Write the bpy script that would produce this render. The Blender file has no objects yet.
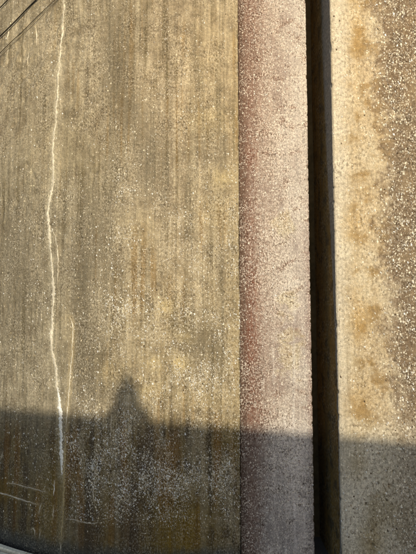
import bpy, math, random
import numpy as np
from mathutils import Vector

random.seed(7)
RNG = np.random.default_rng(11)
scene = bpy.context.scene
COL = scene.collection
R_ = math.radians

# ------------------------------------------------------------------ camera
CAM = np.array((0.0, -2.8, 1.70))
PITCH = R_(4.0)
cam_d = bpy.data.cameras.new('camera')
cam_d.sensor_fit = 'HORIZONTAL'
cam_d.sensor_width = 36.0
cam_d.lens = 36.0                      # 416 px focal length on a 416 px wide picture
cam_d.clip_start = 0.05
cam_d.clip_end = 2000.0
cam = bpy.data.objects.new('camera', cam_d)
cam.location = tuple(CAM)
cam.rotation_euler = (math.pi / 2 + PITCH, 0, 0)
COL.objects.link(cam)
scene.camera = cam

# ------------------------------------------------------------------ sky, sun, exposure
SUN_AZ, SUN_EL = R_(14.0), R_(14.0)    # sun behind the camera, a little to its right
SUN = np.array((math.sin(SUN_AZ) * math.cos(SUN_EL), -math.cos(SUN_AZ) * math.cos(SUN_EL), math.sin(SUN_EL)))
world = bpy.data.worlds.new('World')
scene.world = world
world.use_nodes = True
wn = world.node_tree.nodes
wl = world.node_tree.links
sky = wn.new('ShaderNodeTexSky')
sky.sky_type = 'NISHITA'
sky.sun_disc = False
sky.sun_elevation = SUN_EL
sky.sun_rotation = math.pi - SUN_AZ
sky.air_density = 1.0
sky.dust_density = 1.5
bg = wn['Background']
bg.inputs['Strength'].default_value = 0.15
wl.new(sky.outputs[0], bg.inputs['Color'])

sd = bpy.data.lights.new('sun', 'SUN')
sd.energy = 3.0
sd.angle = R_(0.53)
sd.color = (1.0, 0.86, 0.64)
so = bpy.data.objects.new('sun', sd)
so.rotation_euler = Vector(tuple(SUN)).to_track_quat('Z', 'Y').to_euler()
so.location = tuple(SUN * 30)
COL.objects.link(so)

vs = scene.view_settings
vs.view_transform = 'Standard'
vs.look = 'None'
vs.gamma = 1.0
vs.exposure = 0.3
vs.use_curve_mapping = False
scene.render.engine = 'CYCLES'
scene.cycles.max_bounces = 4
scene.cycles.diffuse_bounces = 3
scene.cycles.glossy_bounces = 2

# ------------------------------------------------------------------ numeric helpers
def perlin(u, v, seed=0):
    u = np.asarray(u, dtype=np.float64) + seed * 17.137
    v = np.asarray(v, dtype=np.float64) + seed * 9.731
    i = np.floor(u).astype(np.int64); j = np.floor(v).astype(np.int64)
    fu = u - i; fv = v - j
    def grad(a, b, x, y):
        h = (a * 374761393 + b * 668265263 + seed * 1442695041) & 0xffffffff
        h = ((h ^ (h >> 13)) * 1274126177) & 0xffffffff
        h = (h ^ (h >> 16)) & 0xffff
        ang = h * (2 * math.pi / 65536.0)
        return np.cos(ang) * x + np.sin(ang) * y
    su = fu * fu * fu * (fu * (fu * 6 - 15) + 10)
    sv = fv * fv * fv * (fv * (fv * 6 - 15) + 10)
    a = grad(i, j, fu, fv); b = grad(i + 1, j, fu - 1, fv)
    c = grad(i, j + 1, fu, fv - 1); d = grad(i + 1, j + 1, fu - 1, fv - 1)
    return ((a + (b - a) * su) * (1 - sv) + (c + (d - c) * su) * sv) * 1.5

def fbm(u, v, seed=0, octv=4, gain=0.55):
    s = 0; a = 1.0; t = 0
    for k in range(octv):
        s = s + a * perlin(u * 2 ** k, v * 2 ** k, seed + k * 31)
        t += a; a *= gain
    return s / t

def sm(x, a, b):
    t = np.clip((x - a) / (b - a), 0, 1)
    return t * t * (3 - 2 * t)

def s2l(c):
    c = np.asarray(c, dtype=np.float64) / 255.0
    return np.where(c <= 0.04045, c / 12.92, ((c + 0.055) / 1.055) ** 2.4)

def project(P):
    """world points (n,3) -> photo pixels (416 x 554)"""
    d = P - CAM
    cp, sp = math.cos(PITCH), math.sin(PITCH)
    f = d[:, 1] * cp + d[:, 2] * sp
    up = -d[:, 1] * sp + d[:, 2] * cp
    f = np.maximum(f, 0.05)
    return 208 + 416 * d[:, 0] / f, 277 - 416 * up / f

def ray(px, py):
    a = (px - 208) / 416.0; b = (277 - py) / 416.0
    cp, sp = math.cos(PITCH), math.sin(PITCH)
    d = np.array((a, cp - b * sp, sp + b * cp))
    return d / np.linalg.norm(d)

# the silo: a big upright cylinder
SR = 2.66
SAX, SAY = -0.252, SR
T_EDGE = R_(10.05)
EX0 = SAX + SR * math.sin(T_EDGE)
def silo_pt(t, z, off=0.0):
    return np.array((SAX + (SR + off) * math.sin(t), SAY - (SR + off) * math.cos(t), z))
def silo_hit(px, py, off=0.0):
    d = ray(px, py)
    ox, oy = CAM[0] - SAX, CAM[1] - SAY
    A = d[0] ** 2 + d[1] ** 2; B = ox * d[0] + oy * d[1]; C = ox * ox + oy * oy - (SR + off) ** 2
    disc = B * B - A * C
    k = (-B - math.sqrt(max(disc, 0))) / A
    p = CAM + d * k
    return math.atan2(p[0] - SAX, SAY - p[1]), p[2]

# ------------------------------------------------------------------ object helpers
def tag(o, label=None, cat=None, group=None, kind=None):
    if label: o['label'] = label
    if cat: o['category'] = cat
    if group: o['group'] = group
    if kind: o['kind'] = kind
    return o

def link(name, me, mat=None, parent=None):
    o = bpy.data.objects.new(name, me)
    COL.objects.link(o)
    if mat is not None: me.materials.append(mat)
    if parent is not None: o.parent = parent
    return o

def empty(name, loc=(0, 0, 0)):
    o = bpy.data.objects.new(name, None)
    o.location = loc
    o.empty_display_size = 0.2
    COL.objects.link(o)
    return o

def mesh_np(name, V, F, smooth=True):
    """V (n,3), F (m,4) quads or (m,3) tris, as numpy"""
    me = bpy.data.meshes.new(name)
    V = np.asarray(V, dtype=np.float32); F = np.asarray(F, dtype=np.int32)
    k = F.shape[1]
    me.vertices.add(len(V)); me.vertices.foreach_set('co', V.ravel())
    me.loops.add(F.size); me.loops.foreach_set('vertex_index', F.ravel())
    me.polygons.add(len(F))
    me.polygons.foreach_set('loop_start', np.arange(0, F.size, k, dtype=np.int32))
    me.polygons.foreach_set('use_smooth', np.full(len(F), smooth, dtype=bool))
    me.update(calc_edges=True)
    return me

def mesh_py(name, verts, faces, smooth=False):
    me = bpy.data.meshes.new(name)
    me.from_pydata([tuple(map(float, v)) for v in verts], [], faces)
    if smooth:
        me.polygons.foreach_set('use_smooth', [True] * len(me.polygons))
    me.update()
    return me

def add_attr(me, name, arr):
    n = len(me.vertices)
    if arr.ndim == 1:
        a = me.attributes.new(name, 'FLOAT', 'POINT'); a.data.foreach_set('value', arr.astype(np.float32))
    elif arr.shape[1] == 3 and name == 'suv':
        a = me.attributes.new(name, 'FLOAT_VECTOR', 'POINT'); a.data.foreach_set('vector', arr.astype(np.float32).ravel())
    else:
        c = np.ones((n, 4), dtype=np.float32); c[:, :3] = arr
        a = me.attributes.new(name, 'FLOAT_COLOR', 'POINT'); a.data.foreach_set('color', c.ravel())

# ------------------------------------------------------------------ materials
class NT:
    def __init__(s, name):
        s.m = bpy.data.materials.new(name); s.m.use_nodes = True
        s.t = s.m.node_tree; s.b = s.t.nodes['Principled BSDF']
        s.b.inputs['Specular IOR Level'].default_value = 0.25
    def n(s, typ, **kw):
        x = s.t.nodes.new(typ)
        for k, v in kw.items(): setattr(x, k, v)
        return x
    def l(s, a, b): s.t.links.new(a, b)
    def math(s, op, a, b=None, c=None):
        x = s.n('ShaderNodeMath', operation=op)
        for i, q in enumerate((a, b, c)):
            if q is None: continue
            if isinstance(q, (int, float)): x.inputs[i].default_value = q
            else: s.l(q, x.inputs[i])
        return x.outputs[0]
    def noise(s, vec, scale, detail=3, rough=0.6):
        x = s.n('ShaderNodeTexNoise')
        x.inputs['Scale'].default_value = scale; x.inputs['Detail'].default_value = detail; x.inputs['Roughness'].default_value = rough
        if vec is not None: s.l(vec, x.inputs['Vector'])
        return x.outputs['Fac']
    def vscale(s, vec, sc):
        x = s.n('ShaderNodeVectorMath', operation='MULTIPLY'); s.l(vec, x.inputs[0]); x.inputs[1].default_value = sc
        return x.outputs[0]
    def rng(s, v, a, b, c, d):
        x = s.n('ShaderNodeMapRange'); s.l(v, x.inputs[0])
        for i, q in enumerate((a, b, c, d)): x.inputs[i + 1].default_value = q
        return x.outputs[0]
    def mix(s, f, a, b, mode='MIX'):
        x = s.n('ShaderNodeMix', data_type='RGBA', blend_type=mode)
        if isinstance(f, (int, float)): x.inputs[0].default_value = f
        else: s.l(f, x.inputs[0])
        for i, q in ((6, a), (7, b)):
            if isinstance(q, tuple): x.inputs[i].default_value = q
            else: s.l(q, x.inputs[i])
        return x.outputs[2]
    def grey(s, v):
        x = s.n('ShaderNodeCombineColor')
        for i in range(3): s.l(v, x.inputs[i])
        return x.outputs[0]

def concrete_mat(name, speck_rgb, streak=0.25, grain=0.5, bump=0.5, light=0.5, dark=0.5, fs=100, cells=(85, 140, 210)):
    """weathered cast concrete: stain colours from the mesh; grain, flecks, streaks and small stones from nodes"""
    q = NT(name)
    col = q.n('ShaderNodeAttribute', attribute_name='Col').outputs['Color']
    den = q.n('ShaderNodeAttribute', attribute_name='spk').outputs['Fac']
    flk = q.n('ShaderNodeAttribute', attribute_name='flk').outputs['Fac']
    uv = q.n('ShaderNodeAttribute', attribute_name='suv').outputs['Vector']
    g1 = q.noise(uv, 190, 4, 0.75)
    g2 = q.noise(uv, 45, 4, 0.65)
    st = q.noise(q.vscale(uv, (75, 2.0, 1)), 1.0, 3, 0.7)
    f = q.math('MULTIPLY', q.rng(g1, 0.34, 0.66, 1 - grain, 1 + grain), q.rng(st, 0.33, 0.67, 1 - streak, 1 + streak))
    f = q.math('MULTIPLY', f, q.rng(g2, 0.34, 0.66, 0.80, 1.20))
    c = q.mix(1.0, col, q.grey(f), 'MULTIPLY')
    # worn skin: dark matrix and pale grit showing in ragged flecks
    fd = q.noise(q.vscale(uv, (1, 0.62, 1)), fs * 0.8, 3, 0.62)
    fl = q.noise(q.vscale(uv, (1.07, 0.72, 1)), fs, 3, 0.6)
    mdk = q.math('MULTIPLY', q.rng(fd, 0.49, 0.40, 0, dark), flk)
    mlt = q.math('MULTIPLY', q.rng(fl, 0.51, 0.60, 0, light), flk)
    dcol = q.mix(1.0, c, (0.42, 0.38, 0.33, 1), 'MULTIPLY')
    c = q.mix(mdk, c, dcol)
    lcol = q.mix(0.55, q.mix(1.0, c, (1.7, 1.7, 1.7, 1), 'MULTIPLY'), speck_rgb)
    c = q.mix(mlt, c, lcol)
    # small pale stones laid bare by wear
    warp = q.n('ShaderNodeTexNoise'); warp.inputs['Scale'].default_value = 90; warp.inputs['Detail'].default_value = 3; q.l(uv, warp.inputs['Vector'])
    wv = q.n('ShaderNodeVectorMath', operation='MULTIPLY_ADD')
    q.l(warp.outputs['Color'], wv.inputs[0]); wv.inputs[1].default_value = (0.016, 0.016, 0); q.l(uv, wv.inputs[2])
    hs = None
    for sc, rad in zip(cells, (0.42, 0.46, 0.48)):
        v = q.n('ShaderNodeTexVoronoi', feature='F1'); v.inputs['Scale'].default_value = sc
        q.l(q.vscale(wv.outputs[0], (1, 0.75, 1)), v.inputs['Vector'])
        sep = q.n('ShaderNodeSeparateColor'); q.l(v.outputs['Color'], sep.inputs[0])
        on = q.math('LESS_THAN', sep.outputs[0], den)
        rr = q.math('MULTIPLY_ADD', sep.outputs[1], 0.25, rad - 0.18)
        x = q.n('ShaderNodeMapRange', interpolation_type='SMOOTHSTEP')
        q.l(v.outputs['Distance'], x.inputs[0]); q.l(rr, x.inputs[1]); q.l(q.math('MULTIPLY', rr, 0.6), x.inputs[2])
        x.inputs[3].default_value = 0; x.inputs[4].default_value = 1
        m = q.math('MULTIPLY', x.outputs[0], on)
        m2 = q.math('MULTIPLY', m, q.rng(sep.outputs[2], 0, 1, 0.35, 1.0))
        c = q.mix(m2, c, speck_rgb)
        hs = m if hs is None else q.math('MAXIMUM', hs, m)
    # little dark pits
    v = q.n('ShaderNodeTexVoronoi', feature='F1'); v.inputs['Scale'].default_value = 120; q.l(wv.outputs[0], v.inputs['Vector'])
    sep = q.n('ShaderNodeSeparateColor'); q.l(v.outputs['Color'], sep.inputs[0])
    pit = q.math('MULTIPLY', q.math('LESS_THAN', sep.outputs[0], 0.12), q.rng(v.outputs['Distance'], 0.12, 0.3, 1, 0))
    c = q.mix(q.math('MULTIPLY', pit, 0.6), c, (0.03, 0.025, 0.018, 1))
    q.l(c, q.b.inputs['Base Color'])
    q.b.inputs['Roughness'].default_value = 0.92
    h = q.math('ADD', q.math('MULTIPLY', g1, 0.6), q.math('MULTIPLY', g2, 0.8))
    h = q.math('ADD', h, q.math('MULTIPLY', fl, 0.9))
    bp = q.n('ShaderNodeBump'); bp.inputs['Strength'].default_value = bump; bp.inputs['Distance'].default_value = 0.007
    q.l(h, bp.inputs['Height']); q.l(bp.outputs[0], q.b.inputs['Normal'])
    return q.m

def plain_mat(name, rgb, rough=0.8, var=0.25, scale=40, metal=0.0, bump=0.3, dist=0.003):
    q = NT(name)
    tc = q.n('ShaderNodeTexCoord').outputs['Object']
    n1 = q.noise(tc, scale, 4, 0.65); n2 = q.noise(tc, scale * 0.13, 3, 0.6)
    f = q.math('MULTIPLY', q.rng(n1, 0.25, 0.75, 1 - var, 1 + var), q.rng(n2, 0.25, 0.75, 1 - var * 0.7, 1 + var * 0.7))
    q.l(q.mix(1.0, (*rgb, 1), q.grey(f), 'MULTIPLY'), q.b.inputs['Base Color'])
    q.b.inputs['Roughness'].default_value = rough; q.b.inputs['Metallic'].default_value = metal
    bp = q.n('ShaderNodeBump'); bp.inputs['Strength'].default_value = bump; bp.inputs['Distance'].default_value = dist
    q.l(n1, bp.inputs['Height']); q.l(bp.outputs[0], q.b.inputs['Normal'])
    return q.m

def stone_mat(name):
    q = NT(name)
    col = q.n('ShaderNodeAttribute', attribute_name='Col').outputs['Color']
    q.l(col, q.b.inputs['Base Color']); q.b.inputs['Roughness'].default_value = 0.8
    return q.m

# colours below are written as they look in full sun; ALB turns them into the bare albedo
LIGHT = np.array((1.22, 1.16, 1.00))
def alb(c):
    return np.clip(s2l(c) / LIGHT, 0.004, 0.85)

M_silo = concrete_mat('streaked_concrete', (0.74, 0.69, 0.56, 1), 0.20, 0.28, 1.1, 0.42, 0.65, 105, (100, 160, 230))
M_pier = concrete_mat('rust_stained_concrete', (0.76, 0.71, 0.63, 1), 0.16, 0.30, 1.0, 0.8, 0.8, 100)
M_butt = concrete_mat('ochre_stained_concrete', (0.80, 0.75, 0.62, 1), 0.10, 0.24, 0.9, 0.35, 0.7, 80, (62, 95, 150))
M_stone = stone_mat('exposed_stone')
M_lime = plain_mat('lime_crust', (0.56, 0.52, 0.42), 0.85, 0.45, 140)
M_limew = plain_mat('white_lime_crust', (0.78, 0.78, 0.74), 0.8, 0.35, 130)
M_joint = plain_mat('grey_lime_crust', (0.44, 0.40, 0.32), 0.85, 0.45, 110)
M_ochre = plain_mat('ochre_crust', (0.42, 0.34, 0.18), 0.85, 0.25, 90)
M_kerb = plain_mat('kerb_concrete', (0.60, 0.56, 0.44), 0.9, 0.35, 60)
M_cable = plain_mat('cable_rubber', (0.016, 0.014, 0.012), 0.6, 0.2, 60)
M_cable2 = plain_mat('faded_cable_and_shadow', (0.07, 0.055, 0.035), 0.7, 0.2, 60)
M_steel = plain_mat('galvanised_steel', (0.35, 0.35, 0.36), 0.5, 0.15, 20, 0.7)
M_shed = plain_mat('shed_boards', (0.22, 0.17, 0.12), 0.85, 0.25, 12)
M_roof = plain_mat('shed_roofing', (0.10, 0.085, 0.08), 0.8, 0.25, 10)

# ------------------------------------------------------------------ ground
q = NT('asphalt')
tc = q.n('ShaderNodeTexCoord').outputs['Object']
a1 = q.noise(tc, 120, 4, 0.7); a2 = q.noise(tc, 1.3, 4, 0.6)
f = q.math('MULTIPLY', q.rng(a1, 0.25, 0.75, 0.55, 1.5), q.rng(a2, 0.3, 0.7, 0.75, 1.25))
q.l(q.mix(1.0, (0.10, 0.094, 0.085, 1), q.grey(f), 'MULTIPLY'), q.b.inputs['Base Color'])
q.b.inputs['Roughness'].default_value = 0.9
bp = q.n('ShaderNodeBump'); bp.inputs['Strength'].default_value = 0.6; bp.inputs['Distance'].default_value = 0.008
q.l(a1, bp.inputs['Height']); q.l(bp.outputs[0], q.b.inputs['Normal'])
S = 600.0
g = link('ground', mesh_py('ground', [(-S, -S, 0), (S, -S, 0), (S, S, 0), (-S, S, 0)], [(0, 1, 2, 3)]), q.m)
tag(g, kind='structure')

# ------------------------------------------------------------------ walls
STEP = 0.006
ZF = 4.3            # finely modelled up to here (just above what the photograph shows)
ZT = 8.0
def zrows():
    a = np.arange(-0.02, ZF, STEP)
    b = np.linspace(ZF, ZT, 14)
    return np.concatenate([a, b])
ZR = zrows()

def wall_mesh(name, prof, fine, disp_fn, col_fn, roof=True):
    """closed plan outline prof (n,4: x, y, nx, ny), run counter-clockwise; fine (n) = where relief is modelled"""
    n = len(prof); m = len(ZR)
    arc = np.concatenate([[0], np.cumsum(np.hypot(np.diff(prof[:, 0]), np.diff(prof[:, 1])))])
    U = np.tile(arc, m); Z = np.repeat(ZR, n)
    X = np.tile(prof[:, 0], m); Y = np.tile(prof[:, 1], m)
    NX = np.tile(prof[:, 2], m); NY = np.tile(prof[:, 3], m)
    FI = np.tile(fine, m) * (1 - sm(Z, ZF - 0.1, ZF))
    P = np.stack([X, Y, Z], 1)
    px, py = project(P)
    d = disp_fn(U, Z, px, py, X, Y) * FI
    P[:, 0] += NX * d; P[:, 1] += NY * d
    col, spk, flk = col_fn(U, Z, px, py, X, Y)
    i = np.arange(n); j = (i + 1) % n
    F = []
    for r in range(m - 1):
        F.append(np.stack([r * n + i, r * n + j, (r + 1) * n + j, (r + 1) * n + i], 1))
    F = np.concatenate(F)
    # flat roof: fan of quads to a centre vertex pair
    c = len(P)
    P = np.concatenate([P, [[prof[:, 0].mean(), prof[:, 1].mean(), ZT]]])
    top = (m - 1) * n
    cap = np.stack([top + i[:-1:2], top + i[:-1:2] + 1, top + (i[:-1:2] + 2) % n, np.full(len(i[:-1:2]), c)], 1)
    F = np.concatenate([F, cap])
    me = mesh_np(name, P, F)
    app = lambda a: np.concatenate([a, a[-1:]])
    add_attr(me, 'Col', app(col)); add_attr(me, 'spk', app(spk)); add_attr(me, 'flk', app(flk))
    add_attr(me, 'suv', app(np.stack([U, Z, np.zeros_like(U)], 1)))
    return me, P, U, Z, px, py, spk, FI

def lerp3(a, b, w):
    return a + (np.asarray(b, dtype=np.float64) - a) * w[:, None]

def gauss(px, py, x, y, rx, ry=None):
    ry = ry or rx
    return np.exp(-((px - x) / rx) ** 2 - ((py - y) / ry) ** 2)

# --- the mineral veins, as photo pixels turned into points of the silo wall
VEIN_A = [(64.5, -14, 1.5), (64, 0, 1.6), (62.5, 30, 1.5), (60, 55, 1.9), (58.5, 75, 1.9), (57.5, 92, 2.0), (55.5, 118, 1.7), (54, 136, 1.8), (52.5, 152, 1.8), (53.2, 172, 2.0),
          (52, 190, 2.2), (49.2, 200, 2.4), (48, 212, 2.7), (49, 225, 2.6), (50, 245, 2.4), (51.5, 262, 2.3), (53, 280, 2.3), (53.3, 300, 2.4),
          (52.5, 322, 2.4), (51.5, 338, 2.6), (51.2, 348, 2.8), (53.5, 358, 2.8), (55.5, 366, 2.6), (56.2, 378, 2.4), (57, 392, 2.5)]
VEIN_W = [(57, 386, 1.2), (58.5, 397, 3.4), (59.5, 410, 4.3), (60.5, 424, 4.2), (61.2, 438, 4.4), (61.5, 452, 3.8), (61.6, 464, 3.0), (61.4, 476, 0.9)]
VEIN_B = [(70.5, 317, 0.8), (72.5, 325, 1.4), (73.3, 331, 1.4), (72.6, 342, 1.2), (72, 356, 1.2), (70.5, 370, 1.2), (69.5, 385, 1.2), (68, 400, 1.1), (67, 414, 1.0), (66.4, 430, .7)]
VEIN_C = [(51.5, 228, .6), (55, 236, .8), (57.5, 246, 0.9), (58.3, 258, 0.9), (58, 272, 0.8), (57.0, 284, .6)]
VEIN_D = [(65.5, 436, .8), (64.8, 452, 1.0), (64.2, 470, 1.2), (63.8, 490, 1.3), (63.0, 510, 1.5), (61.8, 528, 1.3), (61, 540, .8)]

JOINTS = [
        [(-14, 488.5, .9), (0, 493, 1.2), (10, 495.5, 1.5), (22, 499.5, 1.4), (34, 503.5, 1.0), (40, 505, .5)],
        [(8, 482.5, .6), (16, 484, 1.0), (26, 487, .9), (38, 490, .9), (47, 492.3, .6)],
        [(66, 519, .6), (74, 519.5, 1.0), (82, 522, 1.0), (92, 523.4, 1.2), (97, 522.6, 1.2), (99, 519, .7)]]
DRIPS = [
        [(8.5, 27, .5), (8, 33, 1.6), (7.6, 37, 1.4), (7.4, 41, .5)], [(8, 47, .5), (8.2, 51, 1.6), (7.6, 56, .7)], [(8.5, 60, .8), (6.5, 64, 1.4)],
        [(28.6, 52, .5), (28.2, 58, 1.2), (28, 66, .6)], [(36, 26, .5), (36.3, 34, 1.2), (36.5, 46, .6)], [(20, 57, .8), (20.5, 61, 1.3)], [(52.5, 4, .8), (51.5, 8, 1.1)],
        [(54.6, 480, .6), (54, 488, 1.2), (53.2, 496, .5)], [(41.5, 503, .6), (40, 508, 1.2), (38.6, 514, .5)], [(53.5, 506, .5), (53, 514, 1.2), (52.6, 520, .5)],
        [(30.5, 530, .8), (33, 528, 1.1), (34.8, 532, 1.1), (34.6, 537, .7)], [(40, 528, .5), (39.4, 535, 1.0), (38.6, 540, .5)], [(60.4, 544, .8), (60.4, 552, 1.2)],
        [(95, 480, .5), (93, 492, 1.1), (93.5, 502, .5)], [(111.5, 414, .5), (111.2, 424, 1.0), (111, 436, .5)], [(32, 196, .6), (34, 199, 1.1)], [(117, 104, .7), (115.5, 107, 1.1)],
        [(110.5, 325, .7), (112.5, 330, 1.2), (111, 336, .7)], [(220, 468, .7), (220.5, 472, 1.5), (220.2, 477, .6)], [(2, 452, .6), (1, 460, 1.2)], [(158, 448, .5), (156, 456, .9)]]

# --- silo -----------------------------------------------------------------
def silo_profile():
    t_f0 = R_(-64)
    tb = np.linspace(R_(-185), t_f0, 60)[:-1]
    tf = np.linspace(t_f0, T_EDGE, int((T_EDGE - t_f0) * SR / STEP))
    pts = []; fine = []
    for t in tb:
        pts.append((SAX + SR * math.sin(t), SAY - SR * math.cos(t), math.sin(t), -math.cos(t))); fine.append(0)
    for k, t in enumerate(tf):
        pts.append((SAX + SR * math.sin(t), SAY - SR * math.cos(t), math.sin(t), -math.cos(t))); fine.append(min(1, k / 20))
    ex, ey = pts[-1][:2]
    # end of the curved wall: a short return into the corner
    for k in range(1, 4):
        a = k / 4 * math.pi / 2
        pts.append((ex + 0.004 * math.sin(a), ey + 0.004 * (1 - math.cos(a)), math.cos(math.pi / 2 - a), -math.cos(a))); fine.append(0.6)
    for k in range(1, 9):
        pts.append((ex + 0.004, ey + 0.004 + k * 0.01, 1, 0)); fine.append(0.4)
    pts.append((ex + 0.004, ey + 0.5, 1, 0)); fine.append(0)
    pts.append((ex + 0.004, SAY + 0.3, 1, 0)); fine.append(0)
    return np.array(pts), np.array(fine, dtype=float)

def silo_disp(U, Z, px, py, X, Y):
    d = 0.006 * fbm(U / 0.55, Z / 0.9, 3, 3)
    d += 0.0016 * perlin(U / 0.035, Z / 0.8, 5) + 0.0008 * perlin(U / 0.013, Z / 0.35, 6)
    patch = sm(fbm(U / 0.35, Z / 0.6, 9, 4), -0.15, 0.25)
    d += (0.0014 + 0.0022 * patch) * perlin(U / 0.030, Z / 0.042, 12) + (0.0010 + 0.0016 * patch) * perlin(U / 0.015, Z / 0.020, 13)
    # slanting trowel swirls in the upper left
    w = sm(-py, -330, -60) * sm(-px, -230, -90)
    wu = U + 0.05 * perlin(U / 0.25, Z / 0.25, 22)
    d += (0.0018 + 0.0055 * w) * perlin((wu - 0.75 * Z) / 0.075, (wu + Z) / 0.30, 21) * (0.6 + 0.9 * patch)
    d += 0.0018 * w * perlin((wu - 0.9 * Z) / 0.03, (wu + Z) / 0.14, 24)
    ch = fbm(U / 0.03, Z / 0.06, 33, 3)
    d -= 0.010 * sm(X, EX0 - 0.02, EX0) * sm(ch, 0.1, 0.4) + 0.003 * sm(X, EX0 - 0.012, EX0)
    # wash below: eroded foot
    d -= 0.006 * sm(-Z, -0.25, 0.0) * (0.6 + 0.8 * fbm(U / 0.12, Z / 0.08, 30, 3))
    return d

BLOTCH = [(168, 307, 7, 8, .75), (181, 364, 9, 10, .8), (149, 388, 12, 10, .6), (186, 337, 8, 7, .4), (154, 364, 8, 9, .6), (223, 178, 12, 10, .55),
          (110, 372, 14, 12, .35), (205, 120, 25, 14, .3), (215, 210, 25, 30, .25), (200, 400, 22, 14, .3), (140, 230, 26, 22, .2), (66, 330, 12, 40, .15),
          (60, 150, 40, 40, .14), (210, 60, 22, 50, .2), (203, 457, 9, 5, .3)]
DARKB = [(118, 55, 16, 55, .35), (150, 160, 14, 40, .3), (165, 180, 7, 60, .2), (95, 230, 22, 60, .25), (15, 260, 22, 90, .25), (82, 300, 10, 70, .3), (195, 345, 14, 22, .35),
         (130, 110, 18, 30, .25), (90, 370, 16, 40, .25), (40, 120, 12, 50, .2), (215, 345, 9, 30, .25)]
def silo_density(U, Z, px, py):
    n = fbm(U / 0.16, Z / 0.22, 41, 4)
    d = 0.05 + 0.07 * sm(py, 60, 300)
    for x, y, rx, ry, a in ((124, 225, 14, 60, .30), (180, 85, 26, 50, .16), (232, 240, 7, 110, .38), (120, 315, 24, 36, .42), (200, 345, 40, 60, .42), (175, 395, 60, 30, .22),
                            (115, 470, 34, 45, .62), (172, 485, 36, 40, .62), (225, 480, 22, 50, .4), (85, 455, 22, 40, .42), (128, 425, 10, 25, .35), (10, 300, 30, 120, .06), (30, 20, 40, 60, .04), (190, 230, 30, 40, .2)):
        d = d + a * gauss(px, py, x, y, rx, ry)
    d = d * sm(px, -90, 90) + 0.03
    return np.clip(d * (0.75 + 1.5 * n), 0, 0.85) * (1 - 0.8 * sm(py, 515, 535))

def vein_dist(px, py, pts):
    best = np.full(len(px), 1e9)
    for (x0, y0, _), (x1, y1, _) in zip(pts[:-1], pts[1:]):
        dx, dy = x1 - x0, y1 - y0
        k = np.clip(((px - x0) * dx + (py - y0) * dy) / (dx * dx + dy * dy), 0, 1)
        best = np.minimum(best, np.hypot(px - x0 - k * dx, py - y0 - k * dy))
    return best

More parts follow.
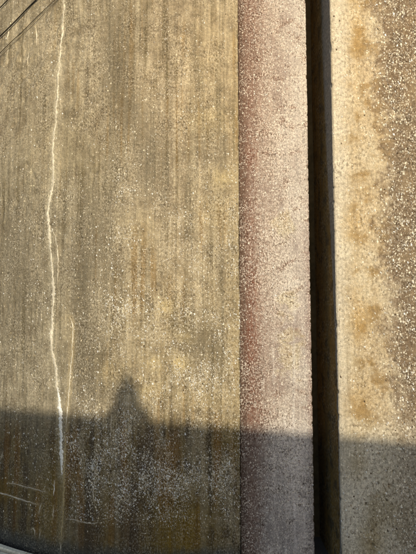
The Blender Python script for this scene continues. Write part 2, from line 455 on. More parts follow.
def silo_col(U, Z, px, py, X, Y):
    n1 = fbm(U / 0.5, Z / 0.7, 51, 4); n2 = fbm(U / 0.08, Z / 0.11, 57, 4)
    s1 = fbm(U / 0.05, Z / 1.9, 61, 3); s2 = fbm(U / 0.022, Z / 1.1, 63, 2); s3 = fbm(U / 0.13, Z / 2.6, 65, 3)
    c = np.tile(np.array((163., 151., 121.)), (len(U), 1))
    c = lerp3(c, (180, 160, 124), sm(px, 60, 190) * 0.8)
    c = lerp3(c, (186, 165, 118), sm(py, 200, 330) * sm(px, 70, 150) * 0.55)
    c = lerp3(c, (216, 199, 162), np.clip(0.6 * n1 + 0.9 * n2 + 0.05, 0, 1) * 0.8)
    c = lerp3(c, (102, 88, 64), np.clip(-0.6 * n1 - 1.0 * n2 + 0.05, 0, 1) * 0.85)
    sk = np.clip(0.55 + 1.3 * fbm(U / 0.45, Z / 0.5, 95, 3), 0.1, 1.1)
    c = lerp3(c, (100, 87, 60), sm(s1, 0.02, 0.42) * 0.50 * sk)
    c = lerp3(c, (92, 80, 48), sm(s2, 0.05, 0.5) * 0.42 * sk)
    c = lerp3(c, (120, 110, 84), sm(s3, 0.05, 0.45) * 0.35)
    c = lerp3(c, (208, 192, 156), sm(-s1, 0.08, 0.45) * 0.35 * sk)
    c = lerp3(c, (208, 194, 152), sm(-s2, 0.1, 0.5) * 0.30 * sk)
    # rusty runs
    ru = sm(perlin(U / 0.026, Z / 1.3, 71), 0.15, 0.55) * sm(perlin(U / 0.3, Z / 0.5, 72), -0.15, 0.35)
    c = lerp3(c, (142, 106, 52), ru * 0.40 * sm(px, 20, 120))
    for x, y, rx, ry, a in DARKB:
        c = lerp3(c, (104, 94, 72), np.clip(a * 1.7 * gauss(px, py, x, y, rx, ry) * (1 + 0.9 * n2), 0, 1))
    for x, y, rx, ry, a in BLOTCH:
        c = lerp3(c, (216, 192, 134), np.clip(a * gauss(px + 6 * n2, py + 6 * n2, x, y, rx, ry) * (1 + 0.7 * n2), 0, 1))
    # right-hand border of the wall: olive and yellow lichen tone
    c = lerp3(c, (158, 136, 86), sm(px, 222, 240) * 0.35 * np.clip(0.7 + n2, 0, 1))
    # darker olive-brown lower part of the wall
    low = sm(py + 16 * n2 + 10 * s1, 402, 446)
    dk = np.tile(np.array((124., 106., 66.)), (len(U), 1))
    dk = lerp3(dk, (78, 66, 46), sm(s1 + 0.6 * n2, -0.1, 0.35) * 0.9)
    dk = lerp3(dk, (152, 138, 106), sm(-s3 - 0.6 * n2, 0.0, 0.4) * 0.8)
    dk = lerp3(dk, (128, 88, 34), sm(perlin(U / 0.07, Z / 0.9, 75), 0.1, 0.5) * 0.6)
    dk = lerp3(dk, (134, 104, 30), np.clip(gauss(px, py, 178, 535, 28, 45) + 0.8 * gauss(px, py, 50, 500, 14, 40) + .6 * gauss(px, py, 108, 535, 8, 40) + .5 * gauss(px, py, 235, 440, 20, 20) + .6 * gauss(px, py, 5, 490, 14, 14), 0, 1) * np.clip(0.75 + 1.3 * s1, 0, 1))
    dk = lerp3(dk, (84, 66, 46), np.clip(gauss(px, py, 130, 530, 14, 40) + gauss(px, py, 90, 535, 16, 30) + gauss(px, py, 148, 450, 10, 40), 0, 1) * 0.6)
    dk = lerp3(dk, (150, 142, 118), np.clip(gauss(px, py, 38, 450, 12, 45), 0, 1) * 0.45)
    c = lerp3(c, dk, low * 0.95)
    # splash zone at the very foot: grey-black damp
    foot = sm(-(Z + 0.05 * n2 + 0.03 * s1), -0.17, -0.06)
    c = lerp3(c, (78, 80, 74), foot * 0.85)
    c = lerp3(c, (46, 46, 44), sm(-(Z + 0.02 * n2), -0.045, -0.01) * 0.8)
    # pale lime wash beside the veins
    d = np.minimum(vein_dist(px, py, VEIN_A), vein_dist(px, py, VEIN_W))
    c = lerp3(c, (212, 202, 168), np.exp(-((d + 1.2 * n2) / 3.0) ** 2) * 0.65 * np.clip(0.8 + n2, 0, 1))
    d2 = np.minimum(vein_dist(px, py, VEIN_B), vein_dist(px, py, VEIN_D))
    d3 = np.full(len(px), 1e9)
    for pts in JOINTS + DRIPS:
        d3 = np.minimum(d3, vein_dist(px, py, [(a_, b_, 1) for a_, b_, _ in pts]))
    c = lerp3(c, (200, 182, 140), np.exp(-(d3 / 1.5) ** 2) * 0.55 * np.clip(0.6 + 1.6 * n2, 0, 1))
    c = lerp3(c, (200, 178, 128), np.exp(-(d2 / 2.4) ** 2) * 0.6)
    flk = np.clip(0.6 + 2.0 * fbm(U / 0.20, Z / 0.34, 91, 4) + 0.15 * sm(px, 60, 160), 0.05, 1.3)
    return alb(c), silo_density(U, Z, px, py) * 0.6, flk

silo = empty('concrete_silo', (SAX, SAY, 0))
tag(silo, 'tall curved concrete silo wall with vertical streaks and a white lime vein', 'silo')
def child(name, me, mat, parent):
    o = link(name, me, mat, parent)
    o.matrix_parent_inverse = parent.matrix_world.inverted() if parent.type == 'EMPTY' and False else o.matrix_parent_inverse
    o.location = tuple(-Vector(parent.location)) if parent.type == 'EMPTY' else (0, 0, 0)
    return o
prof, fine = silo_profile()
me, P_s, U_s, Z_s, PX_s, PY_s, SPK_s, FI_s = wall_mesh('silo_wall', prof, fine, silo_disp, silo_col)
silo_shell = child('shell', me, M_silo, silo)
silo_norm = np.tile(prof[:, 2:4], (len(ZR), 1))

# --- pebbles laid bare in a wall: real half-sunk stones, one object per wall
def pebbles(name, parent, P, N2, weight, count, colfn, seed, smin=0.0022, smax=0.0056, tall=1.3):
    rng = np.random.default_rng(seed)
    w = weight / weight.sum()
    idx = rng.choice(len(w), size=count, p=w)
    C = P[idx] + rng.uniform(-0.003, 0.003, (count, 3)) * np.array((1, 0.0, 1))
    nrm = np.stack([N2[idx, 0], N2[idx, 1], np.zeros(count)], 1)
    tan = np.stack([-nrm[:, 1], nrm[:, 0], np.zeros(count)], 1)
    up = np.array((0, 0, 1.0))
    size = smin + (smax - smin) * rng.random(count) ** 2.6
    rot = rng.uniform(0, math.pi, count) * 0.6
    K = 6
    V = np.zeros((count, 2 * K + 1, 3)); 
    el = rng.uniform(0.8, tall * 1.25, count)
    for ring, (rad, h) in enumerate(((1.0, -0.25), (0.72, 0.38))):
        for k in range(K):
            a = 2 * math.pi * k / K
            rr = size * rad * rng.uniform(0.65, 1.25, count)
            a0 = np.cos(a) * rr; b0 = np.sin(a) * rr * el
            aa = a0 * np.cos(rot) - b0 * np.sin(rot) * 0.5; bb = a0 * np.sin(rot) * 0.5 + b0
            V[:, ring * K + k] = C + tan * aa[:, None] + up * bb[:, None] + nrm * (size * h)[:, None]
    V[:, 2 * K] = C + nrm * (size * 0.55)[:, None]
    base = np.arange(count) * (2 * K + 1)
    T = []
    for k in range(K):
        j = (k + 1) % K
        T += [(k, j, K + j), (k, K + j, K + k), (K + k, K + j, 2 * K)]
    T = np.array(T)
    F = (base[:, None, None] + T[None]).reshape(-1, 3)
    me = mesh_np(name, V.reshape(-1, 3), F, False)
    c = colfn(rng, count, idx)
    add_attr(me, 'Col', np.repeat(c, 2 * K + 1, axis=0))
    o = child(name, me, M_stone, parent)
    o['kind'] = 'stuff'
    return o

def stone_cols(pal, wts):
    pal = np.array(pal, dtype=float)
    def f(rng, n, idx):
        k = rng.choice(len(pal), size=n, p=np.array(wts) / sum(wts))
        return alb(np.clip(pal[k] * rng.uniform(0.8, 1.12, (n, 1)), 0, 255))
    return f

vis = (FI_s > 0.5) * (PX_s > -110) * (PY_s > -60) * (PY_s < 600)
nS = len(U_s)
pebbles('exposed_stones', silo, P_s[:nS], silo_norm, SPK_s ** 1.6 * vis + 1e-9 * vis, 15000,
        stone_cols([(250, 244, 222), (232, 218, 180), (190, 170, 126), (96, 82, 60), (252, 248, 232)], [5, 4, 2, 2, 4]), 5)

# --- lime veins ------------------------------------------------------------
def vein(name, pts, mat, seed, h=0.004, jit=0.6, wide=1.25):
    """a raised, ragged crust along a crack: pts = photo pixel x, y and width"""
    rng = np.random.default_rng(seed)
    pts = np.array(pts, dtype=float); pts[:, 2] *= wide
    seg = np.concatenate([[0], np.cumsum(np.hypot(np.diff(pts[:, 0]), np.diff(pts[:, 1])))])
    s = np.arange(0, seg[-1], 0.8)
    x = np.interp(s, seg, pts[:, 0]); y = np.interp(s, seg, pts[:, 1]); w = np.interp(s, seg, pts[:, 2])
    x = x + jit * perlin(s / 7, s * 0 + seed, 81) + 0.5 * jit * perlin(s / 2.6, s * 0 + seed, 82)
    wl = w * (0.8 + 0.6 * perlin(s / 9, s * 0 + seed + 3, 83) + 0.8 * perlin(s / 2.2, s * 0 + seed + 5, 85)) * 0.5; wr = w * (0.8 + 0.6 * perlin(s / 9, s * 0 + seed + 9, 84) + 0.8 * perlin(s / 2.2, s * 0 + seed + 7, 86)) * 0.5
    wl = np.maximum(wl, 0.07); wr = np.maximum(wr, 0.07)
    ends = np.minimum(1, np.minimum(s, s[-1] - s) / 6)
    V = []; F = []
    PX = 1.45 / 208.0 * 1.0
    dirx = np.gradient(x); diry = np.gradient(y); L = np.hypot(dirx, diry)
    nx, ny = diry / L, -dirx / L
    for k in range(len(s)):
        hh = h * (0.6 + 0.5 * rng.random()) * (0.35 + 0.65 * ends[k])
        for a, q in ((-1, -0.0035), (-0.72, 0.4), (-0.2, 0.95), (0.25, 1.0), (0.75, 0.45), (1, -0.0035)):
            ww = (wl[k] if a < 0 else wr[k]) * (0.25 + 0.75 * ends[k]) * a
            t, z = silo_hit(x[k] + nx[k] * ww, y[k] + ny[k] * ww)
            off = q * hh if q > 0 else q
            i = int(np.clip(np.searchsorted(ZR, z), 0, len(ZR) - 1))
            V.append(silo_pt(t, z, off)); 
    V = np.array(V)
    # sit on the modelled relief
    ang = np.arctan2(V[:, 0] - SAX, SAY - V[:, 1])
    V2 = V.copy()
    rel = silo_relief(ang, V[:, 2])
    V2[:, 0] += np.sin(ang) * rel; V2[:, 1] -= np.cos(ang) * rel
    for k in range(len(s) - 1):
        for a in range(5):
            F.append((k * 6 + a, k * 6 + a + 1, (k + 1) * 6 + a + 1, (k + 1) * 6 + a))
    return child(name, mesh_np(name, V2, np.array(F)), mat, silo)

_arc = np.concatenate([[0], np.cumsum(np.hypot(np.diff(prof[:, 0]), np.diff(prof[:, 1])))])
_tt = np.arctan2(prof[:, 0] - SAX, SAY - prof[:, 1])
_ok = slice(59, 59 + int((T_EDGE - R_(-64)) * SR / STEP))
def silo_relief(ang, z):
    u = np.interp(ang, _tt[_ok], _arc[_ok])
    P = np.stack([SAX + SR * np.sin(ang), SAY - SR * np.cos(ang), z], 1)
    a, b = project(P)
    return silo_disp(u, z, a, b, P[:, 0], P[:, 1])

v1 = vein('lime_vein', VEIN_A, M_lime, 1, 0.0022); v1['label'] = 'long cream lime vein running down a crack'
v2 = vein('lime_crust', VEIN_W, M_limew, 2, 0.004, 0.9, 1.0); v2['label'] = 'thick white lime crust at the end of the vein'
v3 = vein('lime_vein', VEIN_B, M_lime, 3, 0.003); v3['label'] = 'short cream side vein'
vein('lime_vein', VEIN_C, M_lime, 4, 0.002)
v4 = vein('lime_vein', VEIN_D, M_ochre, 5, 0.002); v4['label'] = 'faint ochre run below the veins'
# pale ridges of the casting joints, low on the wall, and small drips
for k, pts in enumerate(JOINTS):
    vein('joint_ridge', pts, M_joint, 20 + k, 0.003, 0.9)
for k, pts in enumerate(DRIPS):
    vein('lime_drip', pts, M_limew if k in (18, 7) else M_lime, 50 + k, 0.0028, 0.5)

# --- pier beside the silo --------------------------------------------------
EX = SAX + SR * math.sin(T_EDGE); EY = SAY - SR * math.cos(T_EDGE)
PIER_X0, PIER_X1, PIER_Y = EX + 0.008, 0.714, 0.085
def line(a, b, n, nx, ny, f):
    return [(a[0] + (b[0] - a[0]) * k / n, a[1] + (b[1] - a[1]) * k / n, nx, ny, f) for k in range(n)]
def corner(cx, cy, r, a0, a1, n, f):
    out = []
    for k in range(n):
        a = a0 + (a1 - a0) * k / n
        out.append((cx + r * math.cos(a), cy + r * math.sin(a), math.cos(a), math.sin(a), f))
    return out
rb = 0.010
pp = []
pp += line((PIER_X0, PIER_Y), (PIER_X1 - rb, PIER_Y), int((PIER_X1 - PIER_X0) / STEP), 0, -1, 1)
pp += corner(PIER_X1 - rb, PIER_Y + rb, rb, -math.pi / 2, 0, 4, 0.8)
pp += line((PIER_X1, PIER_Y + rb), (PIER_X1, 0.62), 60, 1, 0, 0.8)
pp += line((PIER_X1, 0.62), (PIER_X1, 2.0), 2, 1, 0, 0)
pp += line((PIER_X1, 2.0), (PIER_X0, 2.0), 2, 0, 1, 0)
pp += line((PIER_X0, 2.0), (PIER_X0, PIER_Y), 4, -1, 0, 0)
pp = np.array(pp)

def pier_disp(U, Z, px, py, X, Y):
    d = 0.004 * fbm(U / 0.4, Z / 0.7, 103, 3) + 0.0012 * perlin(U / 0.03, Z / 0.6, 105)
    d += 0.0014 * perlin(U / 0.018, Z / 0.02, 112) + 0.0010 * perlin(U / 0.011, Z / 0.012, 113)
    e = sm(X, PIER_X1 - 0.03, PIER_X1) * (1 - sm(Y, PIER_Y + 0.01, PIER_Y + 0.03))
    return d - e * (0.003 + 0.010 * sm(fbm(Z / 0.05, Z / 0.4 + U, 114, 4), 0.05, 0.4))

def pier_col(U, Z, px, py, X, Y):
    n1 = fbm(U / 0.3, Z / 0.5, 121, 4); n2 = fbm(U / 0.07, Z / 0.10, 123, 4); s1 = fbm(U / 0.035, Z / 1.3, 125, 3)
    w = (X - PIER_X0) / (PIER_X1 - PIER_X0)
    n4 = fbm(U / 0.12, Z / 0.07, 131, 4)
    c = np.tile(np.array((182., 164., 142.)), (len(U), 1))
    c = lerp3(c, (212, 198, 174), sm(n1 + 0.5 * s1, -0.1, 0.45) * 0.7)
    c = lerp3(c, (152, 132, 116), sm(-n1 - 0.4 * n2, -0.05, 0.45) * 0.6)
    c = lerp3(c, (150, 130, 116), sm(s1, 0.1, 0.5) * 0.35)
    c = lerp3(c, (160, 134, 112), (1 - sm(w, 0.3, 0.75)) * 0.55 * np.clip(0.8 + n1, 0, 1))
    c = lerp3(c, (216, 206, 188), sm(w + 0.25 * n1, 0.45, 0.9) * 0.55)
    c = lerp3(c, (128, 96, 76), sm(n4, 0.12, 0.4) * 0.6)
    c = lerp3(c, (196, 178, 136), sm(gauss(px, py, 290, 350, 16, 34) + gauss(px, py, 284, 225, 16, 16) + .9 * gauss(px, py, 288, 300, 12, 12) + 0.7 * n4 + 0.5 * n2, 0.45, 0.8) * 0.65)
    c = lerp3(c, (232, 224, 206), sm(s1 + 0.4 * n2, 0.12, 0.5) * 0.5 * sm(py, 180, 300))
    # red-brown run along the corner
    edge = 0.36 + 0.07 * n1 + 0.10 * n2 + 0.05 * np.sin(Z * 2.1)
    red = 1 - sm(w + 0.10 * perlin(U / 0.02, Z / 0.03, 129), edge - 0.26, edge + 0.06)
    rc = np.tile(np.array((126., 95., 76.)), (len(U), 1))
    rc = lerp3(rc, (120, 74, 53), np.clip(gauss(px, py, 254, 155, 9, 12) + gauss(px, py, 254, 300, 8, 50) + gauss(px, py, 250, 345, 8, 25) + 0.7 * gauss(px, py, 254, 418, 10, 14) + .5 * gauss(px, py, 253, 220, 8, 20), 0, 1))
    rc = lerp3(rc, (112, 84, 66), sm(n2, 0, 0.4) * 0.5)
    c = lerp3(c, rc, np.clip(red * (0.88 + 0.5 * n4), 0, 1))
    c = lerp3(c, (92, 70, 54), (1 - sm(w + 0.03 * n2, 0.02, 0.14)) * 0.72)  # stain darkened further in the corner: crease shade painted in
    # right border a little mauve and dark
    c = lerp3(c, (128, 98, 88), sm(w + 0.10 * n2, 0.86, 1.0) * 0.55 * sm(py, 100, 330))
    # inside the slot: browner
    ins = sm(Y, PIER_Y + 0.004, PIER_Y + 0.03) * (X > PIER_X1 - 0.02)
    c = lerp3(c, (120, 96, 56), ins * 0.9)
    low = sm(py, 405, 450)
    gr = c.mean(1, keepdims=True) * np.array((1.08, 1.03, 0.96)) * 1.06
    c = c + (gr - c) * (low * (1 - 0.6 * red) * 0.75)[:, None]
    spk = np.clip((0.42 + 0.5 * n2 + 0.1 * n1) * (1 - 0.55 * red) * (1 - ins), 0.04, 0.8)
    flk = np.clip(0.75 + 1.6 * n1 + 1.2 * n4 - 0.15 * red, 0.1, 1.3) * (1 - 0.6 * ins)
    return alb(c), spk, flk
pier = empty('concrete_pier', (0.46, 1.0, 0))
tag(pier, 'narrow flat concrete pier stained red-brown along its corner with the silo', 'pier')
me, P_p, U_p, Z_p, PX_p, PY_p, SPK_p, FI_p = wall_mesh('pier_body', pp[:, :4], pp[:, 4], pier_disp, pier_col)
child('body', me, M_pier, pier)
nP = len(U_p); pn = np.tile(pp[:, 2:4], (len(ZR), 1))
wt = (pn[:, 1] < -0.9) * (FI_p > 0.5) * SPK_p
pebbles('exposed_stones', pier, P_p[:nP], pn, wt, 6000, stone_cols([(246, 236, 218), (226, 212, 190), (150, 122, 104), (112, 88, 74)], [5, 4, 2, 2]), 6, 0.0018, 0.0050)

# --- broad buttress slab on the other side of the slot ----------------------
BX0, BY, BX1, BSL = 0.8276, -0.10, 3.4, -0.05
def by(x): return BY + BSL * (x - BX0)
bl = math.hypot(1, BSL); fnx, fny = BSL / bl, -1 / bl
pb = []
XF = 1.75
pb += line((BX0 + rb, by(BX0 + rb)), (XF, by(XF)), int((XF - BX0) / STEP), fnx, fny, 1)
pb += line((XF, by(XF)), (BX1, by(BX1)), 12, fnx, fny, 0)
pb += line((BX1, by(BX1)), (BX1, 2.0), 3, 1, 0, 0)
pb += line((BX1, 2.0), (BX0, 2.0), 3, 0, 1, 0)
pb += line((BX0, 2.0), (BX0, 0.62), 3, -1, 0, 0)
pb += line((BX0, 0.62), (BX0, BY + rb), 110, -1, 0, 0.8)
pb += corner(BX0 + rb, BY + rb, rb, math.pi, 1.5 * math.pi, 4, 0.8)
pb = np.array(pb)

HOLES = [(390, 487, 2.1), (366, 504, 1.2), (393, 472, 1.3), (386, 492, .9), (372, 545, 1.8), (399, 440, 1.0)]
def butt_disp(U, Z, px, py, X, Y):
    X0 = X; X = X - np.maximum(Y - BY, 0) * (X < BX0 + 0.02)
    d = 0.005 * fbm(X / 0.45, Z / 0.7, 203, 3) + 0.0008 * perlin(X / 0.03, Z / 0.6, 205)
    rough = 0.35 + 0.65 * sm(px + 12 * perlin(X / 0.2, Z / 0.3, 206), 350, 392)
    d += rough * (0.0018 * perlin(X / 0.026, Z / 0.026, 212) + 0.0014 * perlin(X / 0.014, Z / 0.015, 213))
    f = (Y < 0.0)
    for x, y, r in HOLES:
        d -= 0.016 * sm(-np.hypot(px - x - 0.4 * perlin(px, py, 5), (py - y) * 0.8), -r * 1.3, -r * 0.6) * f
    e = (1 - sm(X0, BX0, BX0 + 0.025)) * (1 - sm(Y, BY + 0.01, BY + 0.03))
    return d - e * (0.002 + 0.011 * sm(fbm(Z / 0.07, Z / 0.5 + X0, 214, 4), 0.1, 0.45))

def butt_col(U, Z, px, py, X, Y):
    X0 = X; X = X - np.maximum(Y - BY, 0) * (X < BX0 + 0.02)
    n1 = fbm(X / 0.3, Z / 0.45, 221, 4); n2 = fbm(X / 0.08, Z / 0.10, 223, 4); n3 = fbm(X / 0.16, Z / 0.16, 227, 4)
    s1 = fbm(X / 0.04, Z / 1.2, 225, 3)
    c = np.tile(np.array((202., 180., 138.)), (len(U), 1))
    c = lerp3(c, (222, 206, 168), sm(n1 + 0.6 * n3, 0.0, 0.5) * 0.75)
    c = lerp3(c, (166, 136, 86), sm(-n3 - 0.3 * n1 - 0.5 * n2, 0.0, 0.35) * 0.85)
    c = lerp3(c, (192, 150, 80), np.clip(gauss(px, py, 352, 225, 10, 20) + gauss(px, py, 358, 320, 12, 22) + 0.6 * gauss(px, py, 356, 30, 8, 30) + .6 * gauss(px, py, 360, 400, 14, 20), 0, 1) * 0.45)
    # clean pale border along the slot
    c = lerp3(c, (222, 210, 180), (1 - sm(px + 8 * n2 + 5 * n1, 338, 358)) * 0.8)
    c = lerp3(c, (226, 212, 176), 0.6 * np.clip(gauss(px, py, 346, 250, 8, 12) + gauss(px, py, 348, 362, 8, 10) + .8 * gauss(px, py, 348, 340, 7, 20), 0, 1))
    # worn brown zone with bare stones further along
    n5 = fbm(X / 0.03, Z / 0.035, 231, 3)
    edge = 386 + 16 * n1 + 16 * n2 + 16 * n5 + 10 * n3 - 12 * sm(-py, -130, 0) + 8 * sm(py, 260, 420)
    worn = sm(px, edge - 16, edge + 14) * (1 - 0.55 * sm(py, 395, 455))
    wc = np.tile(np.array((122., 102., 77.)), (len(U), 1))
    wc = lerp3(wc, (92, 75, 56), sm(n2, -0.05, 0.3) * 0.85)
    wc = lerp3(wc, (160, 140, 108), sm(-n3, 0.0, 0.4) * 0.6)
    c = lerp3(c, wc, worn * 0.9)
    c = lerp3(c, (150, 128, 92), sm(s1, 0.1, 0.5) * 0.25)
    # lower part paler and greyer: its shaded tone lifted in the colour
    low = sm(py + 10 * n2, 405, 455)
    lc = np.tile(np.array((208., 195., 164.)), (len(U), 1))
    lc = lerp3(lc, (226, 214, 184), sm(n1 + 0.5 * n3, 0.0, 0.4) * 0.7)
    lc = lerp3(lc, (166, 150, 114), sm(-n1 - 0.6 * n3, 0.0, 0.4) * 0.7)
    lc = lerp3(lc, (150, 124, 70), np.clip(gauss(px, py, 372, 540, 12, 20) + .6 * gauss(px, py, 358, 462, 8, 18), 0, 1) * 0.5)
    lc = lerp3(lc, (150, 134, 108), sm(px + 10 * n2, 385, 412) * 0.6)
    c = lerp3(c, lc, low)
    # the face inside the slot: black-brown grime with a grey border that narrows downwards
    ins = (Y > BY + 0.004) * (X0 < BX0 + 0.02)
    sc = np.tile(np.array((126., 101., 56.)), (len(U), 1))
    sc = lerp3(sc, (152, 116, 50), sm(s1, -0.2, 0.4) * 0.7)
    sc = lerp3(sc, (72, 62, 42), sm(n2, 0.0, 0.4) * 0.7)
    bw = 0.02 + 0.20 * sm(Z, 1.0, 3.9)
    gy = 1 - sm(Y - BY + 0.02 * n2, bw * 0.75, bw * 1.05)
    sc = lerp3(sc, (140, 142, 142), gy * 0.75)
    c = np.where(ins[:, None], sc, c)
    spk = np.clip((0.05 + 0.30 * worn + 0.10 * low) * (0.9 + 1.6 * n2), 0.02, 0.6) * np.where(ins, 0.0, 1.0)
    spk = np.maximum(spk, 0.15 * sm(n3, 0.1, 0.4) * (~ins))
    flk = np.clip(0.6 + 0.0 * worn + 0.5 * low * sm(px, 335, 375) + 1.3 * n3, 0.05, 1.2)
    return alb(c), spk, flk
butt = empty('concrete_buttress', (2.1, 1.0, 0))
tag(butt, 'broad concrete slab wall with cream edge, ochre stains and bare pebbles beside the dark slot', 'wall')
me, P_b, U_b, Z_b, PX_b, PY_b, SPK_b, FI_b = wall_mesh('buttress_body', pb[:, :4], pb[:, 4], butt_disp, butt_col)
child('body', me, M_butt, butt)
nB = len(U_b); bn = np.tile(pb[:, 2:4], (len(ZR), 1))
wt = (bn[:, 1] < -0.9) * (FI_b > 0.5) * SPK_b ** 1.3 * (PX_b < 520)
pebbles('exposed_stones', butt, P_b[:nB], bn, wt, 7500, stone_cols([(250, 242, 220), (236, 222, 186), (176, 152, 114), (96, 78, 56)], [6, 4, 1, 2]), 8, 0.0026, 0.0074)

# --- the back of the slot ---------------------------------------------------
def box_verts(x0, x1, y0, y1, z0, z1):
    v = [(x0, y0, z0), (x1, y0, z0), (x1, y1, z0), (x0, y1, z0), (x0, y0, z1), (x1, y0, z1), (x1, y1, z1), (x0, y1, z1)]
    f = [(0, 3, 2, 1), (4, 5, 6, 7), (0, 1, 5, 4), (1, 2, 6, 5), (2, 3, 7, 6), (3, 0, 4, 7)]
    return v, f
M_slot = plain_mat('dark_brown_concrete', (0.10, 0.078, 0.04), 0.9, 0.4, 18)  # one dark brown for the back of the slot
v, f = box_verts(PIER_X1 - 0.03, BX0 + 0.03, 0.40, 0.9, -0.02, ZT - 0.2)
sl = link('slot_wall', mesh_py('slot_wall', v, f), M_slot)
tag(sl, 'dark brown back wall deep in the slot between pier and slab', 'wall')

# ------------------------------------------------------------------ kerb round the silo foot
kerb = empty('kerb', (SAX, SAY, 0)); tag(kerb, kind='structure')
def ring_stone(r0, r1, t0, t1, h, name):
    n = 6; V = []; F = []
    b = 0.006
    sec = [(r0, -0.02), (r0, h - b), (r0 + b, h), (r1 - b, h), (r1, h - b), (r1, -0.02)]
    for k in range(n + 1):
        t = t0 + (t1 - t0) * k / n
        for r, z in sec:
            V.append((r * math.sin(t), -r * math.cos(t), z))
    m = len(sec)
    for k in range(n):
        for a in range(m - 1):
            F.append((k * m + a, (k + 1) * m + a, (k + 1) * m + a + 1, k * m + a + 1))
    F.append(tuple(range(m))); F.append(tuple(reversed(range(n * m, n * m + m))))
    return link(name, mesh_py(name, V, F), M_kerb, kerb)
for r0, r1, h, st in ((SR + 0.052, SR + 0.088, 0.05, 0.19), (SR + 0.108, SR + 0.145, 0.048, 0.23)):
    t = R_(-75)
    while t < R_(4):
        e = min(t + st, R_(9))
        ring_stone(r0, r1, t, e - 0.003, h + random.uniform(-0.003, 0.003), 'kerb_stone')
        t = e

# ------------------------------------------------------------------ cables on the silo wall
def cable(pa, pb_, rad, off, mat, label):
    dx, dy = pb_[0] - pa[0], pb_[1] - pa[1]
    xs = np.linspace(-8, 120, 90); ks = (xs - pa[0]) / dx
    tz = [silo_hit(pa[0] + dx * k, pa[1] + dy * k, off) for k in ks]
    # on round the silo, sloping down out of view, and let into the wall at both ends
    m = (tz[4][1] - tz[0][1]) / (tz[4][0] - tz[0][0]); t = tz[0][0]; z = tz[0][1]
    back = []
    while t > R_(-150) and z > 0.5:
        t -= 0.03; z -= 0.03 * m; m *= 0.985; back.append((t, z))
    tz = back[::-1] + tz
    cu = bpy.data.curves.new('cable', 'CURVE'); cu.dimensions = '3D'
    cu.bevel_depth = rad; cu.bevel_resolution = 3; cu.use_fill_caps = True
    sp = cu.splines.new('POLY'); sp.points.add(len(tz) - 1)
    for i, (t, z) in enumerate(tz):
        o2 = off if 0 < i < len(tz) - 1 else -0.03
        p = silo_pt(t, z + 0.002 * math.sin(i * 0.3 + pa[1]), o2); sp.points[i].co = (*p, 1)
    tmp = bpy.data.objects.new('cable_curve', cu); COL.objects.link(tmp)
    dg = bpy.context.evaluated_depsgraph_get()
    me = bpy.data.meshes.new_from_object(tmp.evaluated_get(dg))
    bpy.data.objects.remove(tmp)
    me.polygons.foreach_set('use_smooth', [True] * len(me.polygons))
    me.materials.clear()
    o = link('cable', me, mat)
    tag(o, label, 'cable', 'cables slanting across the silo')
cable((0, 7.5), (7.5, 0), 0.0036, 0.011, M_cable, 'dark cable highest up the silo wall, above the thick black one')
cable((0, 36.5), (36, 0), 0.0043, 0.012, M_cable, 'thick black cable slanting across the streaked silo wall')
cable((0, 53), (54.5, 0), 0.0025, 0.010, M_cable2, 'thin brown cable below the thick black cable')
cable((0, 57), (57.5, 0.6), 0.0015, 0.009, M_cable2, 'very thin pale brown strand added as the shadow of the thin brown cable')  # shadow of the cable above, built as a strand of its own

# ------------------------------------------------------------------ the shed behind the camera whose ridge shades the foot of the wall
def silo_world(px, py):
    t, z = silo_hit(px, py); return silo_pt(t, z)
A = silo_world(2, 408); B = silo_world(233, 427)
nrm = np.cross(B - A, SUN); hd = np.cross(nrm, (0, 0, 1.0)); hd /= np.linalg.norm(hd)
if hd[0] < 0: hd = -hd
LDIST = 9.0
Cc = silo_world(126.5, 418)
nn = nrm / np.linalg.norm(nrm)
Cc = Cc - nn * np.dot(Cc - A, nn)
Q = Cc + SUN * LDIST                      # point of the ridge where the added bump caster stands
fw = np.array((-hd[1], hd[0], 0.0))       # towards the silo
if fw[1] < 0: fw = -fw
shed = empty('shed', (Q[0], Q[1], 0))
shed.rotation_euler = (0, 0, math.atan2(hd[1], hd[0]))
tag(shed, 'low timber shed with dark pitched roof facing the silo', 'shed')
HZ = Q[2]; HL = 5.2; HW = 2.0; EV = HZ - 1.0
v, f = [], []
body = [(-HL + .2, -HW + .25, 0), (HL - .2, -HW + .25, 0), (HL - .2, HW - .25, 0), (-HL + .2, HW - .25, 0),
        (-HL + .2, -HW + .25, EV + 0.04), (HL - .2, -HW + .25, EV + 0.04), (HL - .2, HW - .25, EV + 0.04), (-HL + .2, HW - .25, EV + 0.04),
        (-HL + .2, 0, HZ - 0.12), (HL - .2, 0, HZ - 0.12)]
link('wall', mesh_py('wall', body, [(0, 3, 2, 1), (0, 1, 5, 4), (2, 3, 7, 6), (1, 2, 6, 9, 5), (3, 0, 4, 8, 7), (4, 5, 9, 8), (6, 7, 8, 9)]), M_shed, shed)
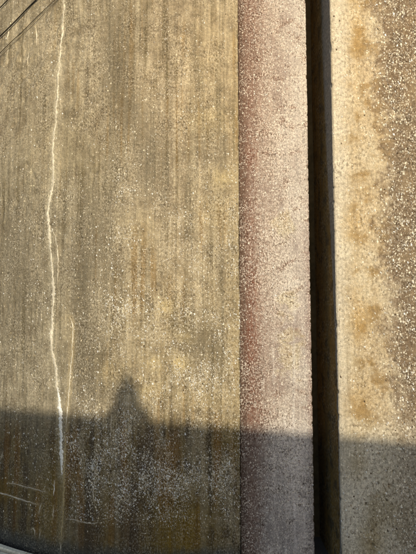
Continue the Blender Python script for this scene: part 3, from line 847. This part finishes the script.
for s in (-1, 1):
    th = 0.06
    vv = [(-HL, 0.0, HZ - 0.02), (HL, 0.0, HZ - 0.02), (HL, s * HW, EV - 0.02), (-HL, s * HW, EV - 0.02)]
    vv += [(x, y, z - th) for x, y, z in vv]
    ff = [(0, 1, 2, 3), (7, 6, 5, 4), (0, 4, 5, 1), (1, 5, 6, 2), (2, 6, 7, 3), (3, 7, 4, 0)]
    if s > 0: ff = [tuple(reversed(x)) for x in ff]
    link('roof_slope', mesh_py('roof_slope', vv, ff), M_roof, shed)
rc = [(-HL - .02, -0.12, HZ - 0.07), (-HL - .02, 0, HZ), (-HL - .02, 0.12, HZ - 0.07), (HL + .02, -0.12, HZ - 0.07), (HL + .02, 0, HZ), (HL + .02, 0.12, HZ - 0.07)]
link('ridge_cap', mesh_py('ridge_cap', rc, [(0, 3, 4, 1), (1, 4, 5, 2), (0, 1, 2), (5, 4, 3), (0, 2, 5, 3)]), M_roof, shed)
v, f = box_verts(-1.6, -0.7, HW - 0.27, HW - 0.21, 0.02, 2.0)
link('door', mesh_py('door', v, f), M_roof, shed)
def lathe(name, prof_, mat, parent, n=20):
    V = []; F = []
    for r, z in prof_:
        for k in range(n):
            a = 2 * math.pi * k / n; V.append((r * math.cos(a), r * math.sin(a), z))
    for i in range(len(prof_) - 1):
        for k in range(n):
            j = (k + 1) % n; F.append((i * n + k, i * n + j, (i + 1) * n + j, (i + 1) * n + k))
    F.append(tuple(reversed(range(n)))); F.append(tuple(range((len(prof_) - 1) * n, len(prof_) * n)))
    return link(name, mesh_py(name, V, F, False), mat, parent)
fl = lathe('shadow_caster', [(0.17, HZ - 0.15), (0.16, HZ - 0.03), (0.135, HZ + 0.035), (0.12, HZ + 0.06), (0.09, HZ + 0.085), (0.085, HZ + 0.16)], M_steel, shed)  # added unseen shape, profiled for the bump it casts in the ridge shadow
lathe('shadow_caster_cap', [(0.09, HZ + 0.155), (0.087, HZ + 0.17), (0.06, HZ + 0.205), (0.03, HZ + 0.25), (0.014, HZ + 0.31)], M_steel, fl)
